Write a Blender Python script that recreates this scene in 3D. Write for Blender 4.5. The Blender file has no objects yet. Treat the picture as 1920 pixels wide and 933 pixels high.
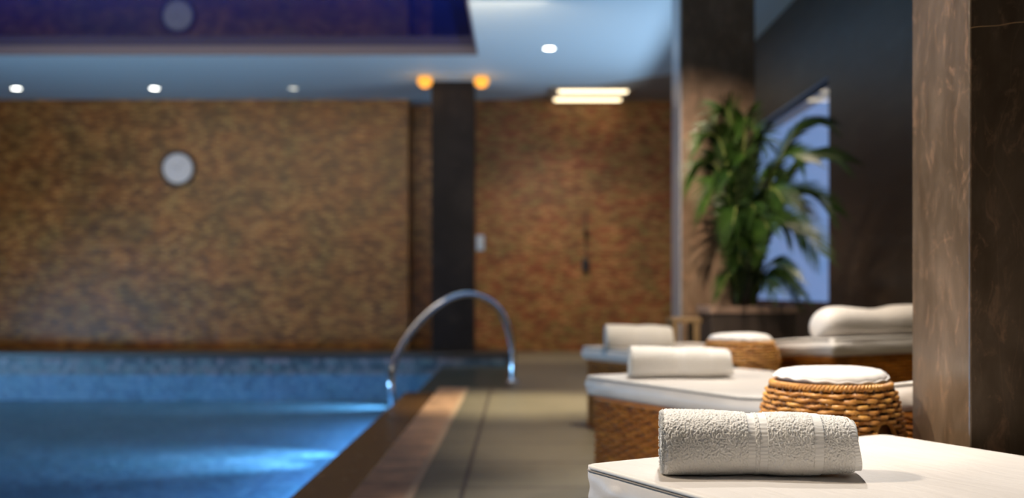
import bpy, bmesh, math, random
import numpy as np
from mathutils import Vector, noise as mnoise
R = math.radians
scene = bpy.context.scene
C = scene.collection
random.seed(4)
rng = np.random.default_rng(7)

# ------------------------------------------------------------------ camera
# level camera 0.81 m above the deck, looking down the room (+Y)
FPX = 1900.0
H = 0.81
cd = bpy.data.cameras.new('camera')
cam = bpy.data.objects.new('camera', cd)
C.objects.link(cam)
cam.location = (0, 0, H)
cam.rotation_euler = (R(90), 0, 0)
cd.sensor_width = 36.0
cd.lens = FPX / 1920 * 36.0
cd.shift_x = -13 / 1920
cd.shift_y = 75.5 / 1920
cd.clip_start = 0.05
cd.dof.use_dof = True
cd.dof.focus_distance = 1.80
cd.dof.aperture_fstop = 2.1
scene.camera = cam

# ------------------------------------------------------------------ world, exposure
w = bpy.data.worlds.new('dusk')
scene.world = w
w.use_nodes = True
w.node_tree.nodes['Background'].inputs[0].default_value = (0.26, 0.41, 0.76, 1)
w.node_tree.nodes['Background'].inputs[1].default_value = 0.85
vs = scene.view_settings
vs.view_transform = 'Standard'
vs.look = 'None'
vs.exposure = 0.0
vs.gamma = 1.0
vs.use_curve_mapping = False
scene.cycles.use_denoising = True
scene.cycles.max_bounces = 7
scene.cycles.transparent_max_bounces = 12
scene.cycles.sample_clamp_indirect = 4.0
scene.cycles.caustics_reflective = False
scene.cycles.caustics_refractive = False

CEIL = 3.27
WX = 2.34        # right wall plane
WY = 13.15       # far wall plane
LX = -8.0
BY = -2.5

def lamp(kind, loc, energy, color, size=0.05, target=None, spot=None, blend=0.4, size_y=None, name='lamp'):
    d = bpy.data.lights.new(name, kind)
    d.energy = energy
    d.color = color
    if kind == 'AREA':
        d.shape = 'RECTANGLE'
        d.size = size
        d.size_y = size_y or size
    else:
        d.shadow_soft_size = size
    if kind == 'SPOT':
        d.spot_size = R(spot)
        d.spot_blend = blend
    o = bpy.data.objects.new(name, d)
    C.objects.link(o)
    o.location = loc
    if target is not None:
        o.rotation_euler = (Vector(target) - Vector(loc)).to_track_quat('-Z', 'Y').to_euler()
    return o

WARM = (1.0, 0.83, 0.64)
NEUT = (1.0, 0.93, 0.85)
# ceiling spots over the loungers (all just above the frame)
lamp('SPOT', (0.42, 2.60, 3.22), 225, NEUT, 0.025, (0.62, 1.80, 0.5), 62, 0.5, name='spot_near_lounger')
lamp('SPOT', (-0.75, 1.85, 3.22), 260, WARM, 0.05, (0.66, 2.35, 0.45), 22, 0.8, name='spot_stool')
lamp('SPOT', (0.75, 4.05, 3.22), 320, NEUT, 0.04, (0.95, 3.2, 0.5), 64, 0.6, name='spot_middle_lounger')
lamp('SPOT', (0.9, 4.6, 3.22), 260, WARM, 0.04, (1.15, 5.5, 0.6), 66, 0.6, name='spot_far_lounger')
lamp('SPOT', (1.65, 3.4, 3.22), 150, WARM, 0.04, (1.5, 4.3, 0.6), 60, 0.6, name='spot_far_lounger_head')
lamp('SPOT', (0.45, 4.7, 3.2), 900, (1.0, 0.78, 0.62), 0.02, (1.25, 6.7, 1.1), 44, 1.0, name='spot_palm')
lamp('SPOT', (0.0, 7.3, 3.22), 620, (1.0, 0.85, 0.58), 0.05, (0.0, 7.2, 0), 38, 1.0, name='spot_deck')
lamp('SPOT', (-2.6, 2.2, 3.2), 560, WARM, 0.15, (0.97, 2.35, 1.1), 56, 0.8, name='spot_pillar')
# pool lamps under the near edge, throwing beams to the left
for (yy, e, tx) in ((11.15, 420, -2.1), (7.95, 360, -2.1), (7.5, 460, -2.7), (4.2, 300, -2.2)):
    lamp('SPOT', (-1.0, yy, -0.16), e, (0.55, 0.84, 1.0), 0.04, (tx, yy, -0.50), 48, 1.0, name='pool_lamp')
# added underwater fill areas along both long pool sides, evening out the blue
lamp('AREA', (-0.935, 5.6, -0.22), 245, (0.36, 0.64, 1.0), 8.6, (-2.0, 5.6, -0.55), size_y=0.2, name='pool_fill')
lamp('AREA', (-7.95, 5.6, -0.22), 330, (0.36, 0.64, 1.0), 8.6, (-6.0, 5.6, -0.8), size_y=0.2, name='pool_fill')
# added unseen spot outside, throwing blue light through the window onto the ceiling
lamp('SPOT', (4.6, 9.7, 0.35), 1350, (0.54, 0.73, 1.0), 0.3, (1.35, 9.8, 4.2), 78, 1.0, name='ceiling_fill')
# broad fill lights without fixtures: far wall, and one added from the left
lamp('AREA', (-3.0, 8.6, 3.2), 155, (1.0, 0.80, 0.58), 6.5, (-3.0, 12.8, 0.8), size_y=1.5, name='far_wall_fill')
lamp('AREA', (-4.5, 3.2, 3.1), 38, (1.0, 0.88, 0.70), 1.5, (0.2, 3.3, 0.4), size_y=1.5, name='left_fill')

# ------------------------------------------------------------------ node helpers
def new_mat(name):
    m = bpy.data.materials.new(name)
    m.use_nodes = True
    nt = m.node_tree
    return m, nt, nt.nodes['Principled BSDF']

def setp(b, **k):
    names = {'color': 'Base Color', 'rough': 'Roughness', 'metal': 'Metallic', 'spec': 'Specular IOR Level',
             'coat': 'Coat Weight', 'coatr': 'Coat Roughness', 'sheen': 'Sheen Weight', 'ecol': 'Emission Color',
             'estr': 'Emission Strength', 'sss': 'Subsurface Weight', 'trans': 'Transmission Weight', 'ior': 'IOR'}
    for a, v in k.items():
        if isinstance(v, tuple) and len(v) == 3:
            v = (*v, 1)
        b.inputs[names[a]].default_value = v

def plain(name, color, rough=0.5, **k):
    m, nt, b = new_mat(name)
    setp(b, color=color, rough=rough, **k)
    return m

def coords(nt, scale=(1, 1, 1), rot=(0, 0, 0), loc=(0, 0, 0)):
    t = nt.nodes.new('ShaderNodeTexCoord')
    mp = nt.nodes.new('ShaderNodeMapping')
    mp.inputs['Scale'].default_value = scale
    mp.inputs['Rotation'].default_value = rot
    mp.inputs['Location'].default_value = loc
    nt.links.new(t.outputs['Object'], mp.inputs['Vector'])
    return mp.outputs['Vector']

def noise(nt, vec, scale, detail=3, rough=0.55, dist=0.0):
    n = nt.nodes.new('ShaderNodeTexNoise')
    n.inputs['Scale'].default_value = scale
    n.inputs['Detail'].default_value = detail
    n.inputs['Roughness'].default_value = rough
    n.inputs['Distortion'].default_value = dist
    nt.links.new(vec, n.inputs['Vector'])
    return n.outputs['Fac']

def ramp(nt, fac, stops):
    r = nt.nodes.new('ShaderNodeValToRGB')
    e = r.color_ramp.elements
    while len(e) < len(stops):
        e.new(0.5)
    for i, (p, c) in enumerate(stops):
        e[i].position = p
        e[i].color = (*c, 1) if len(c) == 3 else c
    nt.links.new(fac, r.inputs['Fac'])
    return r.outputs['Color']

def mix(nt, a, b, fac, mode='MIX'):
    m = nt.nodes.new('ShaderNodeMix')
    m.data_type = 'RGBA'
    m.blend_type = mode
    for sock, v in ((m.inputs[0], fac), (m.inputs[6], a), (m.inputs[7], b)):
        if isinstance(v, bpy.types.NodeSocket):
            nt.links.new(v, sock)
        elif isinstance(v, tuple):
            sock.default_value = (*v, 1)
        else:
            sock.default_value = v
    return m.outputs[2]

def bump(nt, b, height, strength=0.3, dist=0.01):
    n = nt.nodes.new('ShaderNodeBump')
    n.inputs['Strength'].default_value = strength
    n.inputs['Distance'].default_value = dist
    nt.links.new(height, n.inputs['Height'])
    nt.links.new(n.outputs['Normal'], b.inputs['Normal'])

def brick(nt, vec, bw, rh, mortar, c1, c2, cm, offset=0.5):
    n = nt.nodes.new('ShaderNodeTexBrick')
    n.inputs['Scale'].default_value = 1.0
    n.inputs['Brick Width'].default_value = bw
    n.inputs['Row Height'].default_value = rh
    n.inputs['Mortar Size'].default_value = mortar
    n.inputs['Color1'].default_value = (*c1, 1)
    n.inputs['Color2'].default_value = (*c2, 1)
    n.inputs['Mortar'].default_value = (*cm, 1)
    n.offset = offset
    nt.links.new(vec, n.inputs['Vector'])
    return n

# ------------------------------------------------------------------ materials
def mosaic_mat(name, tones, cm, bw=0.11, rh=0.036, rough=0.38, spec=0.5, rot=(R(90), 0, 0)):
    m, nt, b = new_mat(name)
    v = coords(nt, rot=rot)
    br = brick(nt, v, bw, rh, 0.004, (0, 0, 0), (1, 1, 1), (0.5, 0.5, 0.5))
    col = ramp(nt, br.outputs['Color'], [(i / (len(tones) - 1), t) for i, t in enumerate(tones)])
    big = noise(nt, coords(nt), 2.2, 3)
    col = mix(nt, col, ramp(nt, big, [(0.3, (0.62, 0.72, 0.62)), (0.7, (1.25, 1.0, 0.9))]), 0.9, 'MULTIPLY')
    col = mix(nt, col, cm, br.outputs['Fac'])
    nt.links.new(col, b.inputs['Base Color'])
    setp(b, rough=rough, spec=spec)
    n2 = noise(nt, coords(nt, scale=(13, 13, 29)), 1.0, 0)
    inv = nt.nodes.new('ShaderNodeMath'); inv.operation = 'SUBTRACT'
    nt.links.new(n2, inv.inputs[0]); nt.links.new(br.outputs['Fac'], inv.inputs[1])
    bump(nt, b, inv.outputs[0], 0.5, 0.012)
    return m

M = {}
M['mosaic'] = mosaic_mat('tan_mosaic', [(0.13, 0.048, 0.007), (0.25, 0.105, 0.020), (0.34, 0.155, 0.034), (0.48, 0.26, 0.075)],
                         (0.07, 0.035, 0.012))
M['mosaic2'] = mosaic_mat('red_tan_mosaic', [(0.20, 0.06, 0.018), (0.36, 0.13, 0.045), (0.30, 0.20, 0.06), (0.52, 0.25, 0.10)],
                          (0.10, 0.05, 0.02), rough=0.45, spec=0.4)
M['pool_blue'] = mosaic_mat('blue_pool_mosaic', [(0.05, 0.13, 0.28), (0.08, 0.20, 0.40), (0.14, 0.28, 0.48)], (0.05, 0.13, 0.22),
                            bw=0.05, rh=0.05, rot=(0, 0, 0))
M['pool_blue_wall'] = mosaic_mat('blue_pool_wall_mosaic', [(0.05, 0.13, 0.28), (0.08, 0.20, 0.40), (0.14, 0.28, 0.48)], (0.05, 0.13, 0.22),
                                 bw=0.05, rh=0.05)
M['waterline'] = mosaic_mat('waterline_mosaic', [(0.03, 0.05, 0.08), (0.10, 0.12, 0.17), (0.24, 0.20, 0.26), (0.10, 0.17, 0.22)],
                            (0.05, 0.06, 0.08), bw=0.07, rh=0.07)
M['bay'] = mosaic_mat('grey_brown_step_mosaic', [(0.08, 0.05, 0.04), (0.20, 0.13, 0.11), (0.12, 0.10, 0.10)], (0.03, 0.03, 0.03),
                      bw=0.07, rh=0.07, rot=(0, 0, 0))

def stone(name, tones, rough, veins=(0.5, 0.25, 0.12), vein_amt=0.5, scale=2.0, stretch=(1, 1, 1), coat=0.0, bumpy=0.15):
    m, nt, b = new_mat(name)
    v = coords(nt, scale=stretch)
    f = noise(nt, v, scale, 8, 0.62, 0.6)
    col = ramp(nt, f, [(0.28, tones[0]), (0.5, tones[1]), (0.72, tones[2])])
    f2 = noise(nt, v, scale * 3.1, 8, 0.75, 1.2)
    fl = ramp(nt, f2, [(0.54, (0, 0, 0)), (0.66, (1, 1, 1))])
    col = mix(nt, col, veins, mix(nt, (0, 0, 0), fl, vein_amt))
    # thin veins
    vo = nt.nodes.new('ShaderNodeTexVoronoi'); vo.feature = 'DISTANCE_TO_EDGE'
    vo.inputs['Scale'].default_value = 1.7
    wv = nt.nodes.new('ShaderNodeVectorMath'); wv.operation = 'ADD'
    nn = nt.nodes.new('ShaderNodeTexNoise'); nn.inputs['Scale'].default_value = 2.5
    nt.links.new(v, nn.inputs['Vector'])
    sc = nt.nodes.new('ShaderNodeVectorMath'); sc.operation = 'SCALE'; sc.inputs['Scale'].default_value = 0.35
    nt.links.new(nn.outputs['Color'], sc.inputs[0])
    nt.links.new(v, wv.inputs[0]); nt.links.new(sc.outputs[0], wv.inputs[1])
    nt.links.new(wv.outputs[0], vo.inputs['Vector'])
    thin = ramp(nt, vo.outputs['Distance'], [(0.0, (1, 1, 1)), (0.0035, (0, 0, 0))])
    col = mix(nt, col, veins, mix(nt, (0, 0, 0), thin, vein_amt * 0.4))
    nt.links.new(col, b.inputs['Base Color'])
    rr = nt.nodes.new('ShaderNodeMapRange')
    rr.inputs['To Min'].default_value = rough * 0.75
    rr.inputs['To Max'].default_value = rough * 1.3
    nt.links.new(f2, rr.inputs['Value'])
    nt.links.new(rr.outputs[0], b.inputs['Roughness'])
    setp(b, coat=coat, coatr=0.1)
    bump(nt, b, f2, bumpy, 0.004)
    return m

M['pillar'] = stone('brown_pillar_stone', ((0.062, 0.038, 0.020), (0.10, 0.068, 0.042), (0.16, 0.112, 0.075)), 0.30,
                    (0.42, 0.24, 0.14), 0.38, 5.0, (1.6, 1.6, 0.7))
M['pillar_grey'] = stone('dark_grey_stone', ((0.008, 0.007, 0.007), (0.013, 0.011, 0.011), (0.022, 0.018, 0.017)), 0.5,
                         (0.06, 0.045, 0.035), 0.3, 2.0)
M['pillar_grey'].node_tree.nodes['Principled BSDF'].inputs['Specular IOR Level'].default_value = 0.12
M['dark_wall'] = stone('dark_brown_wall_stone', ((0.010, 0.007, 0.004), (0.022, 0.016, 0.010), (0.042, 0.030, 0.018)), 0.42,
                       (0.12, 0.07, 0.035), 0.35, 1.5, (1, 0.6, 2.2), 0.0)
M['coping'] = None
def tile_mat(name, c1, c2, cm, bw, rh, rot=(0, 0, 0), loc=(0, 0, 0), rough=0.4, mott=0.4, mortar=0.006, offset=0.0):
    m, nt, b = new_mat(name)
    v = coords(nt, rot=rot, loc=loc)
    br = brick(nt, v, bw, rh, mortar, c1, c2, cm, offset)
    f = noise(nt, coords(nt), 7, 6, 0.65)
    col = mix(nt, br.outputs['Color'], ramp(nt, f, [(0.3, (0.5, 0.48, 0.46)), (0.7, (1.25, 1.2, 1.15))]), mott, 'MULTIPLY')
    nt.links.new(col, b.inputs['Base Color'])
    setp(b, rough=rough)
    bump(nt, b, br.outputs['Fac'], -0.3, 0.004)
    return m
M['coping'] = tile_mat('pinkish_coping_stone', (0.80, 0.50, 0.31), (0.56, 0.34, 0.215), (0.09, 0.065, 0.05), 0.9, 0.31,
                       loc=(0.657 + 0.02, 0.1, 0), mott=0.8, rough=0.45)
M['coping_trim'] = plain('pale_coping_edge', (0.62, 0.44, 0.29), 0.45)
M['deck'] = tile_mat('beige_deck_tiles', (0.26, 0.235, 0.165), (0.235, 0.21, 0.15), (0.10, 0.085, 0.07), 1.2, 0.6,
                     loc=(0.226, 0.05, 0), mott=0.25, rough=0.38, mortar=0.011)
M['ledge'] = stone('brown_ledge_stone', ((0.10, 0.05, 0.018), (0.17, 0.085, 0.032), (0.24, 0.13, 0.05)), 0.25, (0.2, 0.1, 0.05), 0.2, 3.0)
M['black_stone'] = plain('black_edge_stone', (0.02, 0.02, 0.022), 0.35)
M['ceiling'] = plain('pale_ceiling_paint', (0.58, 0.66, 0.66), 0.75)
M['panel'] = plain('taupe_panel_paint', (0.32, 0.25, 0.18), 0.7)
M['plaster'] = plain('dark_taupe_plaster', (0.05, 0.038, 0.028), 0.7)
M['trim_dark'] = plain('dark_purple_grey_trim', (0.10, 0.09, 0.12), 0.45)

# glossy stretch ceiling
m, nt, b = new_mat('glossy_blue_stretch_ceiling')
setp(b, color=(0.003, 0.008, 0.085), rough=0.045, spec=0.3, coat=0.0, coatr=0.03)
M['stretch'] = m

# water: clear tinted surface with gentle ripples
m, nt, b = new_mat('pool_water')
nt.nodes.remove(b)
out = nt.nodes['Material Output']
tr = nt.nodes.new('ShaderNodeBsdfTransparent'); tr.inputs[0].default_value = (0.72, 0.92, 0.98, 1)
gl = nt.nodes.new('ShaderNodeBsdfGlossy'); gl.inputs['Roughness'].default_value = 0.06
gl.inputs['Color'].default_value = (0.8, 0.9, 1.0, 1)
fr = nt.nodes.new('ShaderNodeFresnel'); fr.inputs['IOR'].default_value = 1.12
mxs = nt.nodes.new('ShaderNodeMixShader')
bp = nt.nodes.new('ShaderNodeBump'); bp.inputs['Strength'].default_value = 0.35; bp.inputs['Distance'].default_value = 0.02
nz = noise(nt, coords(nt, scale=(1, 1, 1)), 5.5, 3, 0.6, 0.4)
nt.links.new(nz, bp.inputs['Height'])
nt.links.new(bp.outputs[0], gl.inputs['Normal']); nt.links.new(bp.outputs[0], fr.inputs['Normal'])
lim = nt.nodes.new('ShaderNodeMath'); lim.operation = 'MULTIPLY'; lim.inputs[1].default_value = 0.28
nt.links.new(fr.outputs[0], lim.inputs[0])
nt.links.new(lim.outputs[0], mxs.inputs[0]); nt.links.new(tr.outputs[0], mxs.inputs[1]); nt.links.new(gl.outputs[0], mxs.inputs[2])
nt.links.new(mxs.outputs[0], out.inputs['Surface'])
M['water'] = m

# window glass
m, nt, b = new_mat('window_glass')
nt.nodes.remove(b)
out = nt.nodes['Material Output']
tr = nt.nodes.new('ShaderNodeBsdfTransparent'); tr.inputs[0].default_value = (0.86, 0.94, 1.0, 1)
gl = nt.nodes.new('ShaderNodeBsdfGlossy'); gl.inputs['Roughness'].default_value = 0.03
fr = nt.nodes.new('ShaderNodeFresnel'); fr.inputs['IOR'].default_value = 1.5
mxs = nt.nodes.new('ShaderNodeMixShader')
nt.links.new(fr.outputs[0], mxs.inputs[0]); nt.links.new(tr.outputs[0], mxs.inputs[1]); nt.links.new(gl.outputs[0], mxs.inputs[2])
nt.links.new(mxs.outputs[0], out.inputs['Surface'])
M['glass'] = m

# white vinyl cushions
m, nt, b = new_mat('white_cushion_vinyl')
f = noise(nt, coords(nt, scale=(1, 1, 1)), 3.5, 4)
nt.links.new(ramp(nt, f, [(0.3, (0.64, 0.605, 0.57)), (0.7, (0.70, 0.665, 0.63))]), b.inputs['Base Color'])
setp(b, rough=0.42, spec=0.35)
f1 = noise(nt, coords(nt, scale=(2.5, 9, 2)), 3, 5, 0.6, 0.8)
bump(nt, b, f1, 0.16, 0.02)
M['vinyl'] = m
M['piping'] = plain('cushion_piping', (0.70, 0.67, 0.62), 0.45)
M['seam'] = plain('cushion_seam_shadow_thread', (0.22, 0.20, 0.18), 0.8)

def terry(name, col):
    m, nt, b = new_mat(name)
    setp(b, color=col, rough=0.95, sheen=0.35, spec=0.1)
    f = noise(nt, coords(nt), 420, 3, 0.7)
    bump(nt, b, f, 0.6, 0.002)
    return m
M['terry'] = terry('white_terry', (0.84, 0.825, 0.785))
m, nt, b = new_mat('woven_towel_band')
setp(b, color=(0.86, 0.845, 0.81), rough=0.8, sheen=0.2)
wv = nt.nodes.new('ShaderNodeTexNoise'); wv.inputs['Scale'].default_value = 160
nt.links.new(coords(nt, scale=(0.3, 3, 3)), wv.inputs['Vector'])
bump(nt, b, wv.outputs['Fac'], 0.35, 0.002)
M['band'] = m
m, nt, b = new_mat('white_stool_pad_fabric')
setp(b, color=(0.70, 0.675, 0.655), rough=0.75, sheen=0.1)
M['pad'] = m

def wicker(name, c0, c1, c2, rough=0.36):
    m, nt, b = new_mat(name)
    f = noise(nt, coords(nt, scale=(1, 1, 3)), 16, 4, 0.7)
    nt.links.new(ramp(nt, f, [(0.3, c0), (0.5, c1), (0.72, c2)]), b.inputs['Base Color'])
    setp(b, rough=rough, spec=0.5, coat=0.15, coatr=0.25)
    return m
M['wicker_stool'] = wicker('honey_wicker', (0.30, 0.115, 0.024), (0.52, 0.24, 0.055), (0.74, 0.42, 0.10))
M['wicker_lounger'] = wicker('dark_red_brown_wicker', (0.24, 0.075, 0.008), (0.40, 0.14, 0.016), (0.58, 0.25, 0.035))
M['wicker_lounger'].node_tree.nodes['Principled BSDF'].inputs['Coat Weight'].default_value = 0.0
M['wicker_lounger'].node_tree.nodes['Principled BSDF'].inputs['Specular IOR Level'].default_value = 0.25
M['wicker_core'] = plain('dark_wicker_core', (0.075, 0.028, 0.009), 0.7)
M['chrome'] = plain('polished_steel', (0.72, 0.74, 0.78), 0.14, metal=1.0)
M['planter'] = plain('dark_planter', (0.028, 0.020, 0.015), 0.45)
M['planter_rim'] = plain('brown_planter_rim', (0.20, 0.135, 0.095), 0.5)
M['soil'] = plain('soil', (0.02, 0.013, 0.008), 0.95)
m, nt, b = new_mat('palm_leaf')
f = noise(nt, coords(nt), 4, 2)
nt.links.new(ramp(nt, f, [(0.3, (0.006, 0.022, 0.003)), (0.7, (0.026, 0.062, 0.006))]), b.inputs['Base Color'])
setp(b, rough=0.42)
M['leaf'] = m
M['stem'] = plain('palm_stem', (0.14, 0.17, 0.04), 0.5)
M['wood'] = plain('brown_table_wood', (0.13, 0.085, 0.035), 0.5)
M['white_plastic'] = plain('white_plastic', (0.5, 0.58, 0.68), 0.5)
M['black_metal'] = plain('black_metal', (0.012, 0.013, 0.016), 0.4)
M['clock_face'] = plain('pale_clock_face', (0.72, 0.68, 0.66), 0.5)
M['clock_hand'] = plain('grey_clock_hand', (0.45, 0.43, 0.42), 0.5)
M['clock_rim'] = plain('dark_clock_rim', (0.04, 0.035, 0.03), 0.35)
def emis(name, col, s):
    m, nt, b = new_mat(name)
    setp(b, color=(0.8, 0.8, 0.8), ecol=col, estr=s)
    return m
M['lens_white'] = emis('lit_downlight_lens', (0.98, 1.0, 0.84), 9.0)
M['lens_dim'] = emis('dim_downlight_lens', (0.95, 0.92, 0.72), 1.6)
M['lens_bright'] = emis('bright_downlight_lens', (1.0, 1.0, 0.92), 12.0)
M['strip'] = emis('lit_strip_diffuser', (1.0, 0.80, 0.48), 3.4)
M['sconce_glass'] = emis('amber_lamp_glass', (1.0, 0.42, 0.035), 1.2)
M['sconce_glass'].node_tree.nodes['Principled BSDF'].inputs['Base Color'].default_value = (0.5, 0.2, 0.03, 1)
M['sconce_bulb'] = emis('sconce_bulb', (1.0, 0.72, 0.3), 9.0)
M['fixture'] = plain('white_fixture', (0.7, 0.7, 0.68), 0.4)

# ------------------------------------------------------------------ mesh helpers
def link(name, bm_or_mesh, mat=None, parent=None, smooth=False):
    if isinstance(bm_or_mesh, bmesh.types.BMesh):
        me = bpy.data.meshes.new(name)
        bm_or_mesh.to_mesh(me)
        bm_or_mesh.free()
    else:
        me = bm_or_mesh
    o = bpy.data.objects.new(name, me)
    C.objects.link(o)
    if mat:
        me.materials.append(mat)
    if parent:
        o.parent = parent
    if smooth:
        me.polygons.foreach_set('use_smooth', [True] * len(me.polygons))
    return o

def from_np(name, V, F, mat=None, parent=None, smooth=True):
    me = bpy.data.meshes.new(name)
    V = np.asarray(V, dtype=np.float32)
    F = np.asarray(F, dtype=np.int32)
    k = F.shape[1]
    me.vertices.add(len(V)); me.vertices.foreach_set('co', V.ravel())
    me.loops.add(F.size); me.loops.foreach_set('vertex_index', F.ravel())
    me.polygons.add(len(F))
    me.polygons.foreach_set('loop_start', np.arange(0, F.size, k, dtype=np.int32))
    me.polygons.foreach_set('loop_total', np.full(len(F), k, dtype=np.int32))
    me.update(calc_edges=True)
    me.validate()
    return link(name, me, mat, parent, smooth)

def box(bm, x0, x1, y0, y1, z0, z1):
    vs_ = [bm.verts.new(p) for p in ((x0, y0, z0), (x1, y0, z0), (x1, y1, z0), (x0, y1, z0), (x0, y0, z1), (x1, y0, z1), (x1, y1, z1), (x0, y1, z1))]
    for f in ((3, 2, 1, 0), (4, 5, 6, 7), (0, 1, 5, 4), (1, 2, 6, 5), (2, 3, 7, 6), (3, 0, 4, 7)):
        bm.faces.new([vs_[i] for i in f])

def bx(x0, x1, y0, y1, z0, z1, bevel=0.0, seg=2):
    bm = bmesh.new()
    box(bm, x0, x1, y0, y1, z0, z1)
    if bevel:
        bmesh.ops.bevel(bm, geom=bm.edges[:], offset=bevel, segments=seg, affect='EDGES', profile=0.5)
    return bm

def prism(poly, z0, z1):
    bm = bmesh.new()
    a = [bm.verts.new((x, y, z0)) for x, y in poly]
    b_ = [bm.verts.new((x, y, z1)) for x, y in poly]
    n = len(poly)
    bm.faces.new(a[::-1]); bm.faces.new(b_)
    for i in range(n):
        bm.faces.new((a[i], a[(i + 1) % n], b_[(i + 1) % n], b_[i]))
    bmesh.ops.recalc_face_normals(bm, faces=bm.faces)
    return bm

def lathe(profile, n=48, close=False):
    """profile = [(r, z)]; capped where r == 0"""
    bm = bmesh.new()
    rings = []
    for r, z in profile:
        if r < 1e-6:
            rings.append([bm.verts.new((0, 0, z))])
        else:
            rings.append([bm.verts.new((r * math.cos(2 * math.pi * i / n), r * math.sin(2 * math.pi * i / n), z)) for i in range(n)])
    pairs = list(zip(rings[:-1], rings[1:]))
    if close:
        pairs.append((rings[-1], rings[0]))
    for a, b_ in pairs:
        for i in range(n):
            j = (i + 1) % n
            if len(a) == 1 and len(b_) == 1:
                continue
            if len(a) == 1:
                bm.faces.new((a[0], b_[j], b_[i]))
            elif len(b_) == 1:
                bm.faces.new((a[i], a[j], b_[0]))
            else:
                bm.faces.new((a[i], a[j], b_[j], b_[i]))
    bmesh.ops.recalc_face_normals(bm, faces=bm.faces)
    return bm

def tube_np(P, r, k=8, closed=False):
    """tube along points P (n,3); radius r scalar or array -> V, F"""
    P = np.asarray(P, float)
    n = len(P)
    if closed:
        T = np.roll(P, -1, 0) - np.roll(P, 1, 0)
    else:
        T = np.gradient(P, axis=0)
    T /= np.linalg.norm(T, axis=1)[:, None] + 1e-12
    up = np.tile(np.array([0, 0, 1.0]), (n, 1))
    bad = np.abs(T[:, 2]) > 0.95
    if bad.any():
        up[:] = np.array([0.31, 0.95, 0.05]) if bad.all() or True else up
    A = np.cross(T, up); A /= np.linalg.norm(A, axis=1)[:, None] + 1e-12
    B = np.cross(A, T)
    rr = np.broadcast_to(np.asarray(r, float), (n,))
    ang = np.linspace(0, 2 * np.pi, k, endpoint=False)
    V = P[:, None, :] + rr[:, None, None] * (np.cos(ang)[None, :, None] * A[:, None, :] + np.sin(ang)[None, :, None] * B[:, None, :])
    V = V.reshape(-1, 3)
    m_ = n if closed else n - 1
    i = np.arange(m_)[:, None]; j = np.arange(k)[None, :]
    i2 = (i + 1) % n; j2 = (j + 1) % k
    F = np.stack([i * k + j, i * k + j2, i2 * k + j2, i2 * k + j], -1).reshape(-1, 4)
    return V, F

class Acc:
    def __init__(s): s.V = []; s.F = []; s.n = 0
    def add(s, V, F):
        s.V.append(V); s.F.append(F + s.n); s.n += len(V)
    def build(s, name, mat, parent=None, smooth=True):
        return from_np(name, np.concatenate(s.V), np.concatenate(s.F), mat, parent, smooth)

def tag(o, label=None, cat=None, group=None, kind=None):
    if label: o['label'] = label
    if cat: o['category'] = cat
    if group: o['group'] = group
    if kind: o['kind'] = kind
    return o

def thing(name, label, cat, loc=(0, 0, 0), rz=0.0, group=None):
    o = bpy.data.objects.new(name, None)
    C.objects.link(o)
    o.empty_display_size = 0.1
    o.location = loc
    o.rotation_euler = (0, 0, rz)
    return tag(o, label, cat, group)

def struct(name, bm, mat, label=None, smooth=False):
    o = link(name, bm, mat, None, smooth)
    o['kind'] = 'structure'
    if label: o['label'] = label
    return o

def copy_tree(o, parent=None):
    c = o.copy(); C.objects.link(c); c.parent = parent
    for ch in list(o.children):
        copy_tree(ch, c)
    return c

# ------------------------------------------------------------------ the room
COPE_X0, COPE_X1 = -0.657, -0.411
LEDGE_X = -0.905
POOL_Y0, POOL_Y1 = 1.2, 11.9
BAY_Y = 8.35
BAY_X = -0.12
PD = -0.49
# deck (right of the pool, behind it and beyond it)
bm = bmesh.new()
box(bm, COPE_X1, WX, BY, BAY_Y, -0.6, 0)
box(bm, BAY_X + 0.06, WX, BAY_Y, WY + 0.1, -0.6, 0)
box(bm, LX, COPE_X1, BY, POOL_Y0 - 0.25, -0.6, 0)
struct('floor', bm, M['deck'], 'beige tiled pool deck')
struct('floor', bx(LX, BAY_X + 0.06, POOL_Y1 + 0.55, WY + 0.6, -0.6, 0.03), M['black_stone'], 'dark floor strip behind the pool')
struct('trim_1', bx(COPE_X0, COPE_X1 - 0.035, POOL_Y0 - 0.25, BAY_Y, -0.14, 0.002, 0.004), M['coping'], 'pinkish brown coping stones')
struct('trim_2', bx(COPE_X1 - 0.035, COPE_X1, POOL_Y0 - 0.25, BAY_Y, -0.14, 0.004, 0.002), M['coping_trim'], 'pale strip beside the coping')
struct('trim_3', bx(LX, COPE_X0, POOL_Y0 - 0.25, POOL_Y0, -0.6, 0.002), M['coping'], 'near coping of the pool')
# black raised edge at the far end
struct('trim_4', bx(LX, BAY_X + 0.06, POOL_Y1, POOL_Y1 + 0.55, -0.6, 0.065, 0.008), M['black_stone'], 'black stone edge at the far end of the pool')
struct('trim_5', bx(BAY_X, BAY_X + 0.06, BAY_Y, POOL_Y1, -0.6, 0.004, 0.002), M['black_stone'], 'black edge of the steps bay')
struct('trim_6', bx(COPE_X1, BAY_X, BAY_Y - 0.001, BAY_Y + 0.02, -0.2, 0.003), M['black_stone'], 'short dark edge at the steps bay')
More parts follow.
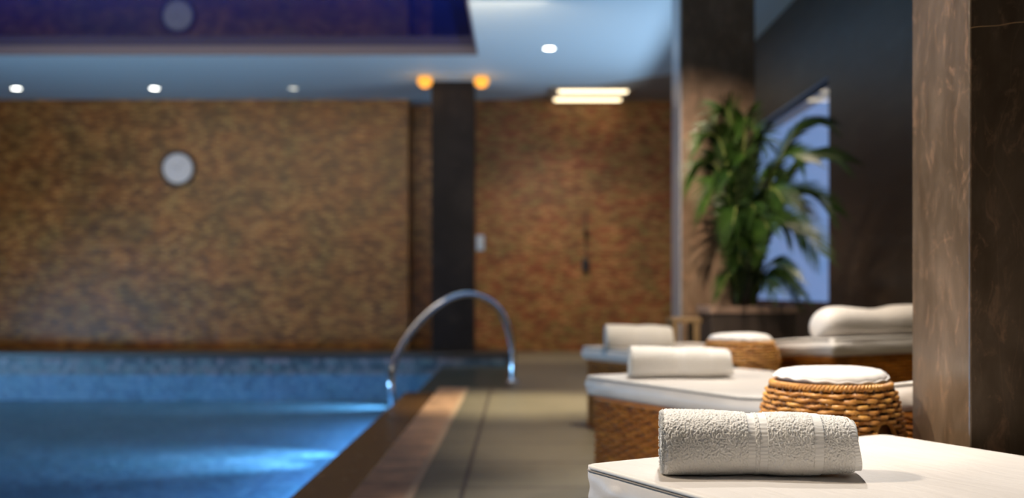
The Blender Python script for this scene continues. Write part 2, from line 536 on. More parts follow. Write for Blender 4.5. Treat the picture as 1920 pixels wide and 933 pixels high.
# basin
struct('pool_basin', bx(LX, LEDGE_X, POOL_Y0, POOL_Y1, PD - 0.1, PD), M['pool_blue'], 'blue mosaic floor of the pool')
struct('pool_wall', bx(LX, LEDGE_X, POOL_Y1 - 0.03, POOL_Y1, PD, -0.19), M['pool_blue_wall'], 'blue mosaic far wall of the pool')
struct('pool_wall', bx(LX, BAY_X, POOL_Y1 - 0.032, POOL_Y1 - 0.001, -0.19, 0.0), M['waterline'], 'patterned mosaic band along the waterline')
struct('pool_ledge', bx(LEDGE_X, COPE_X0, POOL_Y0, 8.1, PD - 0.1, -0.012, 0.004), M['ledge'], 'brown stone ledge along the pool edge')
struct('pool_steps', bx(LEDGE_X, BAY_X, 8.1, POOL_Y1 - 0.03, PD - 0.1, -0.10, 0.004), M['bay'], 'grey brown mosaic steps of the pool')
# water surface
bm = bmesh.new()
def quad(bm, x0, x1, y0, y1, z):
    bm.faces.new([bm.verts.new(p) for p in ((x0, y0, z), (x1, y0, z), (x1, y1, z), (x0, y1, z))])
quad(bm, LX, LEDGE_X, POOL_Y0, 8.1, -0.025)
quad(bm, LX, COPE_X0, 8.1, BAY_Y, -0.025)
quad(bm, LX, BAY_X, BAY_Y, POOL_Y1, -0.025)
struct('pool_water', bm, M['water'], 'clear blue pool water')

# walls
NX0, NX1 = -1.44, -0.62  # added set-back; its depth imitates the pillar's shade on the wall
struct('wall_back', bx(LX, NX0, WY, WY + 0.7, 0, CEIL), M['mosaic'], 'tan mosaic wall behind the pool')
struct('wall_back', bx(NX0, NX1, WY + 0.45, WY + 0.7, 0, CEIL), M['mosaic'], 'mosaic wall set back to imitate shade behind the dark pillar')
struct('wall_back', bx(NX1, WX + 0.2, WY, WY + 0.7, 0, CEIL), M['mosaic2'], 'reddish mosaic wall of the shower corner')
struct('wall_left', bx(LX - 0.2, LX, BY, WY + 0.7, -0.6, CEIL + 0.2), M['mosaic'])
struct('wall_front', bx(LX, WX + 0.2, BY - 0.2, BY, -0.6, CEIL + 0.2), M['plaster'])
W0, W1, WZ0, WZ1 = 7.66, 11.6, 0.67, 2.42
bm = bmesh.new()
box(bm, WX, WX + 0.25, BY, W0, -0.6, CEIL)
box(bm, WX, WX + 0.25, W1, WY, 0, CEIL)
box(bm, WX, WX + 0.25, W0, W1, WZ1, CEIL)
box(bm, WX, WX + 0.25, W0, W1, -0.6, WZ0)
struct('wall_right', bm, M['dark_wall'], 'dark brown stone wall')
bm = bmesh.new()
bm.faces.new([bm.verts.new(p) for p in ((WX + 0.06, W1, WZ0), (WX + 0.06, W0, WZ0), (WX + 0.06, W0, WZ1), (WX + 0.06, W1, WZ1))])
bm.normal_update()
bmesh.ops.reverse_faces(bm, faces=[f for f in bm.faces if f.normal.x > 0])
struct('window_1', bm, M['glass'], 'tall blue lit window behind the palm')
bm = bmesh.new()
for (y0, y1, z0, z1) in ((W0, W0 + 0.04, WZ0, WZ1), (W1 - 0.04, W1, WZ0, WZ1), (W0 + 0.04, W1 - 0.04, WZ0, WZ0 + 0.04), (W0 + 0.04, W1 - 0.04, WZ1 - 0.03, WZ1)):
    box(bm, WX + 0.065, WX + 0.11, y0, y1, z0, z1)
struct('trim_7', bm, M['black_metal'], 'dark window frame')
# ceiling with the recess above the pool
RX, RY1, RY0 = -0.43, 10.65, -1.5
SZ = 3.364
bm = bmesh.new()
box(bm, LX, WX, RY1, WY + 0.7, CEIL, CEIL + 0.2)
box(bm, RX, WX, BY, RY1, CEIL, CEIL + 0.2)
box(bm, LX, RX, BY, RY0, CEIL, CEIL + 0.2)
struct('ceiling', bm, M['ceiling'], 'pale ceiling')
struct('ceiling', bx(LX, RX - 0.02, RY0, RY1 - 0.02, SZ, SZ + 0.05), M['stretch'], 'glossy dark blue stretch ceiling above the pool')
bm = bmesh.new()
box(bm, LX, RX, RY1 - 0.02, RY1 - 0.001, CEIL - 0.004, SZ + 0.02)
box(bm, RX - 0.02, RX - 0.001, RY0, RY1 - 0.02, CEIL - 0.004, SZ + 0.02)
struct('trim_8', bm, M['trim_dark'], 'dark edge profile of the ceiling recess')
struct('ceiling', prism([(-0.05, WY), (1.78, 11.55), (WX, 11.0), (WX, WY)], CEIL - 0.006, CEIL), M['panel'], 'brown soffit above the shower corner')  # thin taupe slab under the ceiling corner

# ------------------------------------------------------------------ pillars
def pillar(name, label, x0, x1, y0, y1, mat, z0=0.0, bev=0.004):
    bm = bx(x0, x1, y0, y1, z0, CEIL, bev)
    o = link(name, bm, mat)
    tag(o, label, 'pillar')
    o['kind'] = 'structure'
    return o
pillar('stone_pillar', 'large brown stone pillar in the right foreground', 0.97, 1.42, 0.97 / 0.4447, 0.97 / 0.3879, M['pillar'])
CX = 1.078
pf_y = 0.97 / 0.4447
V, F = tube_np([(0.972 + 0.11 * t_, pf_y, 1.372 + 0.012 * t_ + 0.0012 * math.sin(9 * t_)) for t_ in np.linspace(0, 3.2, 40)], 0.0009, 6)
vein = from_np('stone_vein', V, F, plain('pale_stone_vein', (0.42, 0.26, 0.13), 0.5), bpy.data.objects['stone_pillar'])
pillar('stone_pillar', 'brown stone pillar behind the palm with leaf shadows on it', CX, CX + 0.485, 6.71, 7.08, M['pillar'])
struct('trim_9', bx(CX - 0.012, CX - 0.001, 6.72, 7.07, 0.0, CEIL - 0.002), plain('blue_lit_pillar_side', (0.35, 0.38, 0.42), 0.3, metal=0.6),  # blue-grey colour stands in for blue light on this side face
       'sheet coloured for the blue light on the pillar side')
pillar('stone_pillar', 'dark grey pillar at the far pool end between two amber lamps', -1.035, -0.535, 11.98, 12.44, M['pillar_grey'], 0.065)

# ------------------------------------------------------------------ lights of the room in view
def downlight(x, y, mat, label, e, col=(0.95, 1.0, 0.85), spot=True, aim=None):
    t = thing('ceiling_downlight', label, 'ceiling light', (x, y, CEIL), 0, 'round ceiling downlights')
    link('trim_ring', lathe([(0.072, 0), (0.072, -0.006), (0.055, -0.008), (0.055, 0)], 32, True), M['fixture'], t, True)
    link('lens', lathe([(0, -0.004), (0.054, -0.004), (0.054, 0.0)], 32), mat, t)
    if spot:
        l = lamp('SPOT', (x, y, CEIL - 0.03), e, col, 0.04, aim or (x, y, 0), 75, 0.9, name='downlight_beam')
    return t
downlight(-6.15, 12.4, M['lens_bright'], 'leftmost bright round downlight in ceiling above mosaic wall', 55)
downlight(-4.46, 12.4, M['lens_bright'], 'bright round downlight in ceiling above the wall clock', 55)
downlight(-2.76, 12.4, M['lens_dim'], 'dimmer round downlight between wall clock and dark pillar', 28)
downlight(0.31, 10.34, M['lens_bright'], 'bright round downlight in pale ceiling right of blue recess', 210, (1.0, 0.82, 0.6), True, (0.6, 13.1, 0.3))

def sconce(x, label):
    t = thing('ceiling_lamp', label, 'ceiling light', (x, 11.72, 3.205), 0, 'amber lamps beside the dark pillar')
    link('lamp_shade', lathe([(0.0, -0.062), (0.045, -0.055), (0.075, -0.03), (0.088, 0.005), (0.082, 0.04), (0.06, 0.055), (0.0, 0.06)], 32), M['sconce_glass'], t, True)
    link('ceiling_rose', lathe([(0.0, 0.055), (0.03, 0.055), (0.035, 0.065), (0.0, 0.065)], 24), M['black_metal'], t, True)
    lamp('POINT', (x, 11.72, 3.09), 1.0, (1.0, 0.55, 0.2), 0.05, name='amber_light')
    return t
sconce(-1.088, 'small amber ceiling lamp left of the dark pillar top')
sconce(-0.433, 'small amber ceiling lamp right of the dark pillar top')

t = thing('strip_light', 'long two-row warm strip light in ceiling over shower corner', 'ceiling light', (0.88, 12.82, CEIL - 0.007))
link('housing', bx(-0.5, 0.5, -0.52, 0.27, -0.025, 0.0), M['panel'], t)
link('tube', bx(-0.40, 0.45, -0.46, -0.38, -0.05, -0.025, 0.01), M['strip'], t)
link('tube', bx(-0.43, 0.42, 0.06, 0.16, -0.05, -0.025, 0.01), M['strip'], t)

# wall clock
t = thing('wall_clock', 'round wall clock with pale face and dark rim on mosaic wall', 'clock', (-4.42, WY - 0.001, 2.374))
o = link('rim', lathe([(0.19, 0.0), (0.232, 0.0), (0.232, 0.03), (0.222, 0.045), (0.2, 0.045), (0.19, 0.02)], 64, True), M['clock_rim'], t, True)
o.rotation_euler = (R(90), 0, 0)
o = link('face', lathe([(0, 0.022), (0.198, 0.022), (0.198, 0.0)], 64), M['clock_face'], t)
o.rotation_euler = (R(90), 0, 0)
o = link('hand', bx(-0.005, 0.005, -0.026, -0.023, -0.02, 0.15), M['clock_hand'], t); o.rotation_euler = (0, R(40), 0)
o = link('hand', bx(-0.007, 0.007, -0.029, -0.027, -0.02, 0.10), M['clock_hand'], t); o.rotation_euler = (0, R(-65), 0)

# shower on the right part of the far wall
t = thing('wall_shower', 'slim black hand shower on rail on reddish mosaic wall', 'shower', (0.86, WY, 1.1))
V, F = tube_np([(0, -0.05, z) for z in np.linspace(0.1, 0.75, 10)], 0.009, 8)
from_np('rail', V, F, plain('dull_bronze', (0.10, 0.075, 0.05), 0.4), t)
link('valve', bx(-0.045, 0.045, -0.07, 0.0, -0.06, 0.10, 0.015), M['black_metal'], t)
V, F = tube_np([(0, -0.05, 0.30), (0, -0.07, 0.40), (0, -0.10, 0.46)], [0.012, 0.014, 0.03], 10)
from_np('hand_shower', V, F, M['black_metal'], t)
# small pale box on the wall by the pillar
t = thing('wall_box', 'small pale control box on wall right of dark pillar', 'switch', (-0.50, WY, 1.41))
link('cover', bx(-0.05, 0.05, -0.04, 0, -0.10, 0.10, 0.01), M['white_plastic'], t)
link('button', bx(-0.02, 0.02, -0.045, -0.04, 0.0, 0.04), M['fixture'], t)

# ------------------------------------------------------------------ pool hand rail
Pr = np.array([-0.055, 8.9, 0.0]); Pl = np.array([-0.985, 7.86, -0.10])
ctrl = [(1.0, 0.0), (1.005, 0.18), (0.985, 0.36), (0.93, 0.54), (0.84, 0.67), (0.70, 0.755), (0.54, 0.765), (0.38, 0.70), (0.23, 0.575), (0.10, 0.41), (0.02, 0.24), (-0.005, 0.10), (0.0, -0.04), (0.03, -0.20), (0.06, -0.36)]
def smooth_path(pts, n):
    pts = np.array(pts, float)
    t_ = np.concatenate([[0], np.cumsum(np.linalg.norm(np.diff(pts, axis=0), axis=1))])
    T = np.linspace(0, t_[-1], n)
    # catmull-rom
    out = []
    for tt in T:
        i = min(np.searchsorted(t_, tt, side='right') - 1, len(pts) - 2)
        u = (tt - t_[i]) / (t_[i + 1] - t_[i])
        p0 = pts[max(i - 1, 0)]; p1 = pts[i]; p2 = pts[i + 1]; p3 = pts[min(i + 2, len(pts) - 1)]
        out.append(0.5 * ((2 * p1) + (-p0 + p2) * u + (2 * p0 - 5 * p1 + 4 * p2 - p3) * u * u + (-p0 + 3 * p1 - 3 * p2 + p3) * u ** 3))
    return np.array(out)
path3 = []
for a, z in ctrl:
    p = Pl[:2] + (Pr[:2] - Pl[:2]) * a
    path3.append((p[0], p[1], z))
t = thing('pool_handrail', 'arched polished steel handrail at the pool steps', 'handrail', (0, 0, 0))
V, F = tube_np(smooth_path(path3, 90), 0.026, 16)
from_np('rail', V, F, M['chrome'], t)
o = link('flange', lathe([(0, 0.0), (0.06, 0.0), (0.06, 0.008), (0.04, 0.018), (0, 0.018)], 32), M['chrome'], t, True)
o.location = tuple(Pr)

# ------------------------------------------------------------------ woven wicker
def weave(path_fn, length, rows_z, n_st, closed, amp, r, keep=None, seg=4, k=6, flat=1.0):
    """rows of strands weaving in and out of n_st stakes along a path.
    path_fn(u array 0..1, z) -> (P (n,2), N (n,2)) outward normal"""
    acc = Acc()
    n = n_st * seg
    for ri, z in enumerate(rows_z):
        u = np.linspace(0, 1, n, endpoint=not closed)
        P, N = path_fn(u, z)
        ph = np.cos(np.pi * u * n_st + np.pi * (ri % 2))
        off = amp * ph
        zz = z + 0.0012 * np.sin(np.pi * u * n_st * 0.5 + ri * 1.7) + rng.normal(0, 0.0004, n)
        pts = np.stack([P[:, 0] + N[:, 0] * off, P[:, 1] + N[:, 1] * off, zz], 1)
        if keep is not None:
            kmask = keep(u, z)
            idx = np.where(kmask)[0]
            if len(idx) < 3: continue
            if kmask.all():
                V, F = tube_np(pts, r * rng.uniform(0.9, 1.08), k, closed)
                acc.add(V, F); continue
            # split in runs
            st = np.where(~kmask)[0][0] if closed else 0
            order = (np.arange(n) + st) % n
            run = []
            for ii in list(order) + [None]:
                if ii is not None and kmask[ii]:
                    run.append(ii)
                else:
                    if len(run) > 3:
                        V, F = tube_np(pts[run], r, k, False); acc.add(V, F)
                    run = []
        else:
            V, F = tube_np(pts, r * rng.uniform(0.9, 1.08), k, closed)
            acc.add(V, F)
    return acc

# ------------------------------------------------------------------ stools
PROF = [(0.0, 0.172), (0.10, 0.180), (0.25, 0.184), (0.40, 0.182), (0.46, 0.178), (0.52, 0.168), (0.56, 0.157), (0.585, 0.145)]
def prof_r(z):
    return np.interp(z, [p[0] for p in PROF], [p[1] for p in PROF])
ARCH = [R(-48), R(42), R(132), R(222)]
def arch_keep(u, z):
    a = 2 * np.pi * u
    ok = np.ones(len(u), bool)
    for c in ARCH:
        d = (a - c + np.pi) % (2 * np.pi) - np.pi
        top = 0.50 * np.sqrt(np.clip(1 - (np.abs(d) / R(28)) ** 2.6, 0, 1))
        ok &= ~((np.abs(d) < R(28)) & (z < top))
    return ok
def make_stool(label):
    t = thing('wicker_stool', label, 'stool', group='round wicker stools with white pads')
    nst = 36
    rows = np.arange(0.012, 0.570, 0.0122)
    def pf(u, z):
        a = 2 * np.pi * u
        r_ = prof_r(z)
        N = np.stack([np.cos(a), np.sin(a)], 1)
        return N * r_, N
    weave(pf, 1, rows, nst, True, 0.0060, 0.0052, arch_keep, 5, 7).build('woven_body', M['wicker_stool'], t)
    # stakes
    acc = Acc()
    for i in range(nst):
        a = 2 * math.pi * (i + 0.5) / nst
        zz = np.array([z for z in np.linspace(0.0, 0.585, 30) if arch_keep(np.array([a / (2 * math.pi)]), z)[0]])
        pts = np.stack([prof_r(zz) * math.cos(a), prof_r(zz) * math.sin(a), zz], 1)
        acc.add(*tube_np(pts, 0.0042, 5))
    acc.build('stakes', M['wicker_core'], t)
    # inner shell behind the weave
    link('inner_shell', lathe([(0, 0.02)] + [(r_ - 0.016, max(z, 0.02)) for z, r_ in PROF] + [(0, 0.575)], 64), plain('stool_inner_shell', (0.16, 0.06, 0.012), 0.55), t, True)
    # braided rim: two twisted strands
    acc = Acc()
    th = np.linspace(0, 2 * np.pi, 340, endpoint=False)
    for s in range(3):
        ph = th * 30 + s * 2 * np.pi / 3
        rad = 0.147 + 0.005 * np.cos(ph)
        pts = np.stack([rad * np.cos(th), rad * np.sin(th), 0.578 + 0.005 * np.sin(ph)], 1)
        acc.add(*tube_np(pts, 0.0044, 7, True))
    acc.build('braided_rim', M['wicker_stool'], t)
    # arch frames
    acc = Acc()
    for c in ARCH:
        d = np.linspace(-R(28), R(28), 60)
        top = 0.50 * np.clip(1 - (np.abs(d) / R(28)) ** 2.6, 0, 1) ** 0.5
        rr = prof_r(top) - 0.003
        acc.add(*tube_np(np.stack([rr * np.cos(c + d), rr * np.sin(c + d), np.maximum(top, 0.008)], 1), 0.0055, 6))
    acc.build('arch_frame', M['wicker_stool'], t)
    # pad
    n = 96
    bm = lathe([(0, 0.583), (0.11, 0.583), (0.134, 0.587), (0.141, 0.594), (0.139, 0.602), (0.125, 0.611), (0.09, 0.617), (0.04, 0.619), (0, 0.620)], n)
    for v in bm.verts:
        a = math.atan2(v.co.y, v.co.x); rr = math.hypot(v.co.x, v.co.y)
        v.co.z += 0.003 * math.sin(2 * a + 0.6) * (rr / 0.14) ** 2 + 0.0016 * math.sin(17 * a) * (rr / 0.14) ** 6
        s = 1 + 0.012 * math.sin(3 * a + 1) + 0.006 * math.sin(19 * a) * (rr / 0.14) ** 4
        v.co.x *= s; v.co.y *= s
    p = link('pad', bm, M['pad'], t, True)
    acc = Acc()
    pts = np.stack([0.1425 * (1 + 0.012 * np.sin(3 * th + 1) + 0.006 * np.sin(19 * th)) * np.cos(th), 0.1425 * (1 + 0.012 * np.sin(3 * th + 1) + 0.006 * np.sin(19 * th)) * np.sin(th),
                    0.594 + 0.003 * np.sin(2 * th + 0.6) + 0.0016 * np.sin(17 * th)], 1)
    acc.add(*tube_np(pts, 0.003, 6, True))
    acc.build('pad_piping', M['pad'], p)
    return t
stool = make_stool('honey wicker stool with white pad behind nearest towel beside foreground pillar')
stool.location = (0.768, 2.50, 0)
stool.scale = (0.95, 0.95, 1.0)
stool.rotation_euler = (0, 0, R(-10))
st2 = copy_tree(stool)
st2['label'] = 'wicker stool with white pad in front of the planted palm'
st2.location = (0.971, 4.444, 0)
st2.rotation_euler = (0, 0, R(25))

# ------------------------------------------------------------------ loungers
TH = R(29.5)
DIR = np.array([math.sin(TH), -math.cos(TH)])      # foot -> head
WID = np.array([math.cos(TH), math.sin(TH)])
TOPZ = 0.48
def rise(s):
    return np.interp(s, [0, 0.86, 0.96, 1.08, 1.2, 1.35, 1.5, 1.7, 1.95], [0, 0, 0.006, 0.020, 0.040, 0.068, 0.095, 0.115, 0.127])
THK = 0.076

def rounded_rect(L, Wd, cr, n_side, inset=0.0):
    """perimeter points and normals of a rounded rectangle 0..L x 0..Wd"""
    pts, nrm = [], []
    x0, x1, y0, y1 = inset, L - inset, inset, Wd - inset
    r = max(cr - inset * 0.3, 0.004)
    cs = [((x1 - r, y0 + r), -90, (x0 + r, y0)), ((x1 - r, y1 - r), 0, None), ((x0 + r, y1 - r), 90, None), ((x0 + r, y0 + r), 180, None)]
    def side(a, b_, nn, n):
        for i in range(n):
            f = i / n
            pts.append((a[0] + (b_[0] - a[0]) * f, a[1] + (b_[1] - a[1]) * f)); nrm.append(nn)
    def arc(c, a0, n=8):
        for i in range(n):
            a = R(a0 + 90 * i / n)
            pts.append((c[0] + r * math.cos(a), c[1] + r * math.sin(a))); nrm.append((math.cos(a), math.sin(a)))
    nl, nw = n_side
    side((x0 + r, y0), (x1 - r, y0), (0, -1), nl); arc((x1 - r, y0 + r), -90)
    side((x1, y0 + r), (x1, y1 - r), (1, 0), nw); arc((x1 - r, y1 - r), 0)
    side((x1 - r, y1), (x0 + r, y1), (0, 1), nl); arc((x0 + r, y1 - r), 90)
    side((x0, y1 - r), (x0, y0 + r), (-1, 0), nw); arc((x0 + r, y0 + r), 180)
    return np.array(pts), np.array(nrm)

def make_lounger(label, A, L, Wd, seed, pillow=False):
    """local frame: x = foot->head, y = across (away from pool), z up"""
    t = thing('wicker_lounger', label, 'sun lounger', (A[0], A[1], 0), -(math.pi / 2 - TH), 'white cushioned wicker loungers')
    g = 0.012      # wicker set in under the cushion
    # --- core
    P, N = rounded_rect(L, Wd, 0.03, (60, 20), g + 0.014)
    n = len(P)
    zt = TOPZ - THK - 0.004 + rise(P[:, 0])
    V = np.concatenate([np.column_stack([P, np.full(n, 0.03)]), np.column_stack([P, zt])])
    i = np.arange(n); F = np.stack([i, (i + 1) % n, (i + 1) % n + n, i + n], 1)
    from_np('inner_frame', V, F, M['wicker_core'], t, False)
    # --- weave around
    P, N = rounded_rect(L, Wd, 0.035, (200, 80), g + 0.008)
    seglen = np.linalg.norm(np.roll(P, -1, 0) - P, axis=1)
    cum = np.concatenate([[0], np.cumsum(seglen)]); tot = cum[-1]
    Pc = np.vstack([P, P[:1]]); Nc = np.vstack([N, N[:1]])
    def pf(u, z):
        s = u * tot
        px = np.interp(s, cum, Pc[:, 0]); py = np.interp(s, cum, Pc[:, 1])
        nx = np.interp(s, cum, Nc[:, 0]); ny = np.interp(s, cum, Nc[:, 1])
        return np.stack([px, py], 1), np.stack([nx, ny], 1)
    nst = int(tot / 0.036) // 2 * 2
    rows = np.arange(0.02, 0.40 + 0.13, 0.0145)
    def keep(u, z):
        p, _ = pf(u, z)
        return z < TOPZ - THK - 0.010 + rise(p[:, 0])
    weave(pf, 1, rows, nst, True, 0.005, 0.0064, keep, 4, 5).build('woven_base', M['wicker_lounger'], t)
    # --- top rail of the base
    P2, N2 = rounded_rect(L, Wd, 0.035, (90, 30), g + 0.006)
    V, F = tube_np(np.column_stack([P2, TOPZ - THK - 0.010 + rise(P2[:, 0])]), 0.009, 8, True)
    from_np('top_rail', V, F, M['wicker_lounger'], t)
    # --- feet
    for fx in (0.06, L - 0.06):
        for fy in (0.06, Wd - 0.06):
            o = link('foot', lathe([(0, 0), (0.02, 0), (0.022, 0.03), (0, 0.03)], 16), M['black_metal'], t); o.location = (fx, fy, 0)
    # --- cushion: rounded slab following the rise
    nx, ny, nz = int(L / 0.012), int(Wd / 0.012), 9
    bm = bmesh.new()
    acc = Acc()
    def face_grid(fn, a, b_):
        ua, ub = np.meshgrid(np.linspace(0, 1, a + 1), np.linspace(0, 1, b_ + 1), indexing='ij')
        V = fn(ua.ravel(), ub.ravel())
        i, j = np.meshgrid(np.arange(a), np.arange(b_), indexing='ij')
        q = i * (b_ + 1) + j
        F = np.stack([q, q + b_ + 1, q + b_ + 2, q + 1], -1).reshape(-1, 4)
        return V, F
    e = THK
    acc.add(*face_grid(lambda u, v: np.stack([u * L, v * Wd, np.full_like(u, e)], 1), nx, ny))
    V, F = face_grid(lambda u, v: np.stack([u * L, v * Wd, np.zeros_like(u)], 1), nx, ny); acc.add(V, F[:, ::-1])
    V, F = face_grid(lambda u, v: np.stack([u * L, np.zeros_like(u), v * e], 1), nx, nz); acc.add(V, F)
    V, F = face_grid(lambda u, v: np.stack([u * L, np.full_like(u, Wd), v * e], 1), nx, nz); acc.add(V, F[:, ::-1])
    V, F = face_grid(lambda u, v: np.stack([np.zeros_like(u), u * Wd, v * e], 1), ny, nz); acc.add(V, F[:, ::-1])
    V, F = face_grid(lambda u, v: np.stack([np.full_like(u, L), u * Wd, v * e], 1), ny, nz); acc.add(V, F)
    V = np.concatenate(acc.V); F = np.concatenate(acc.F)
    # round: vertical corner radius rc, horizontal edge radius re
    rc = 0.022
    cx = np.clip(V[:, 0], rc, L - rc); cy = np.clip(V[:, 1], rc, Wd - rc)
    dx = V[:, 0] - cx; dy = V[:, 1] - cy
    dl = np.hypot(dx, dy); mx = np.maximum(np.abs(dx), np.abs(dy))
    k_ = np.where(dl > 1e-9, mx / np.maximum(dl, 1e-9), 1)
    V[:, 0] = cx + dx * k_; V[:, 1] = cy + dy * k_
    # distance to nearest side (0 on side)
    ds = np.minimum(np.minimum(V[:, 0], L - V[:, 0]), np.minimum(V[:, 1], Wd - V[:, 1]))
    top = V[:, 2] > e - 1e-6
    bot = V[:, 2] < 1e-6
    # edge rounding at the top and bottom
    re = 0.012
    dd = np.clip(ds, 0, re)
    V[top, 2] -= (re - np.sqrt(np.clip(re ** 2 - (re - dd[top]) ** 2, 0, None)))
    V[bot, 2] += (re - np.sqrt(np.clip(re ** 2 - (re - dd[bot]) ** 2, 0, None)))
    side = ~(top | bot)
    zf = V[:, 2] / e
    V[side, 2] = re + (e - 2 * re) * zf[side]
    # puffed sides with wrinkles
    z01 = np.clip((V[:, 2] - re) / (e - 2 * re), 0, 1)
    sd = np.array([mnoise.noise(Vector((v[0] * 9 + seed, v[1] * 9, v[2] * 16))) for v in V])
    sd2 = np.array([mnoise.noise(Vector((v[0] * 30 + seed, v[1] * 30, v[2] * 10 + 5))) for v in V])
    outn = np.zeros((len(V), 2))
    outn[:, 0] = np.where(V[:, 0] < 0.02, -1, np.where(V[:, 0] > L - 0.02, 1, 0))
    outn[:, 1] = np.where(V[:, 1] < 0.02, -1, np.where(V[:, 1] > Wd - 0.02, 1, 0))
    near = ds < 0.02
    cd_ = np.minimum(V[:, 0], L - V[:, 0]) + np.minimum(V[:, 1], Wd - V[:, 1])
    wr = np.exp(-cd_ / 0.12)
    amt = np.where(side, 0.007 * np.sin(np.pi * z01) + (0.003 + 0.011 * wr) * sd * np.sin(np.pi * z01) + 0.006 * wr * sd2 * np.sin(np.pi * z01), 0)
    V[:, :2] += outn * amt[:, None]
    # gently domed top with soft hollows
    crown = np.clip(ds / 0.22, 0, 1)
    V[top, 2] += 0.003 * np.sin(crown[top] * np.pi / 2) + 0.002 * sd[top] * np.clip(ds[top] / 0.03, 0, 1)
    V[:, 2] += TOPZ - THK + rise(V[:, 0])
    me_o = from_np('cushion', V, F, M['vinyl'], t)
    bm = bmesh.new(); bm.from_mesh(me_o.data)
    bmesh.ops.remove_doubles(bm, verts=bm.verts, dist=0.0008)
    bm.to_mesh(me_o.data); bm.free()
    me_o.data.polygons.foreach_set('use_smooth', [True] * len(me_o.data.polygons))
    # piping just inside the upper edge, seam thread below it
    P3, N3 = rounded_rect(L, Wd, 0.024, (140, 60), 0.0035)
    V, F = tube_np(np.column_stack([P3, TOPZ - 0.0045 + rise(P3[:, 0])]), 0.0042, 7, True)
    from_np('piping', V, F, M['piping'], me_o)
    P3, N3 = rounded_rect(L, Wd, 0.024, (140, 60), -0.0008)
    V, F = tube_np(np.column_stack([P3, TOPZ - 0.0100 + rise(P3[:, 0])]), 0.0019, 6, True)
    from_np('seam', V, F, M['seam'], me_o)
    if pillow:
        # soft head bolster across the head end, pinched in the middle
        acc = Acc()
        nu, nv = 70, 40
        u = np.linspace(0, 1, nu); a = np.linspace(0, 2 * np.pi, nv, endpoint=False)
        Wp = Wd - 0.02
        r_ = 0.074 * (1 - np.abs(2 * u - 1) ** 9) ** 0.5
        pinch = np.interp(u, [0, 0.06, 0.2, 0.34, 0.44, 0.50, 0.60, 0.8, 1], [1.0, 1.02, 0.97, 0.90, 0.86, 0.90, 0.99, 1.0, 1.0])
        pinch = np.convolve(np.pad(pinch, 3, mode='edge'), np.ones(7) / 7, mode='valid')
        r_ = r_ * pinch
        X = np.zeros((nu, nv, 3))
        cx_ = L - 0.10 + 0.02 * u
        X[..., 0] = cx_[:, None] + r_[:, None] * np.cos(a)[None, :] * 1.08
        X[..., 1] = (0.0 + Wp * u)[:, None]
        X[..., 2] = (TOPZ + rise(L - 0.08) + 0.0 + r_ * 0.93)[:, None] + (r_[:, None] * np.sin(a)[None, :]) * 0.96
        V = X.reshape(-1, 3)
        i, j = np.meshgrid(np.arange(nu - 1), np.arange(nv), indexing='ij')
        F = np.stack([i * nv + j, i * nv + (j + 1) % nv, (i + 1) * nv + (j + 1) % nv, (i + 1) * nv + j], -1).reshape(-1, 4)
        from_np('head_bolster', V, F, M['vinyl'], t)
    return t

A1 = (0.1225, 1.918); A2 = (0.256, 3.894); A3 = (0.365, 5.90)
make_lounger('nearest white lounger carrying the large rolled towel', A1, 1.80, 0.815, 1.0)
make_lounger('middle wicker lounger with white cushion, behind the nearer wicker stool', A2, 1.56, 0.76, 4.0)
make_lounger('farthest wicker lounger with a white bolster at its head', A3, 1.915, 0.81, 9.0, True)

# ------------------------------------------------------------------ towels
def vnoise(P, s, seed=0.0):
    return np.array([mnoise.noise(Vector((p[0] * s + seed, p[1] * s, p[2] * s))) for p in P])

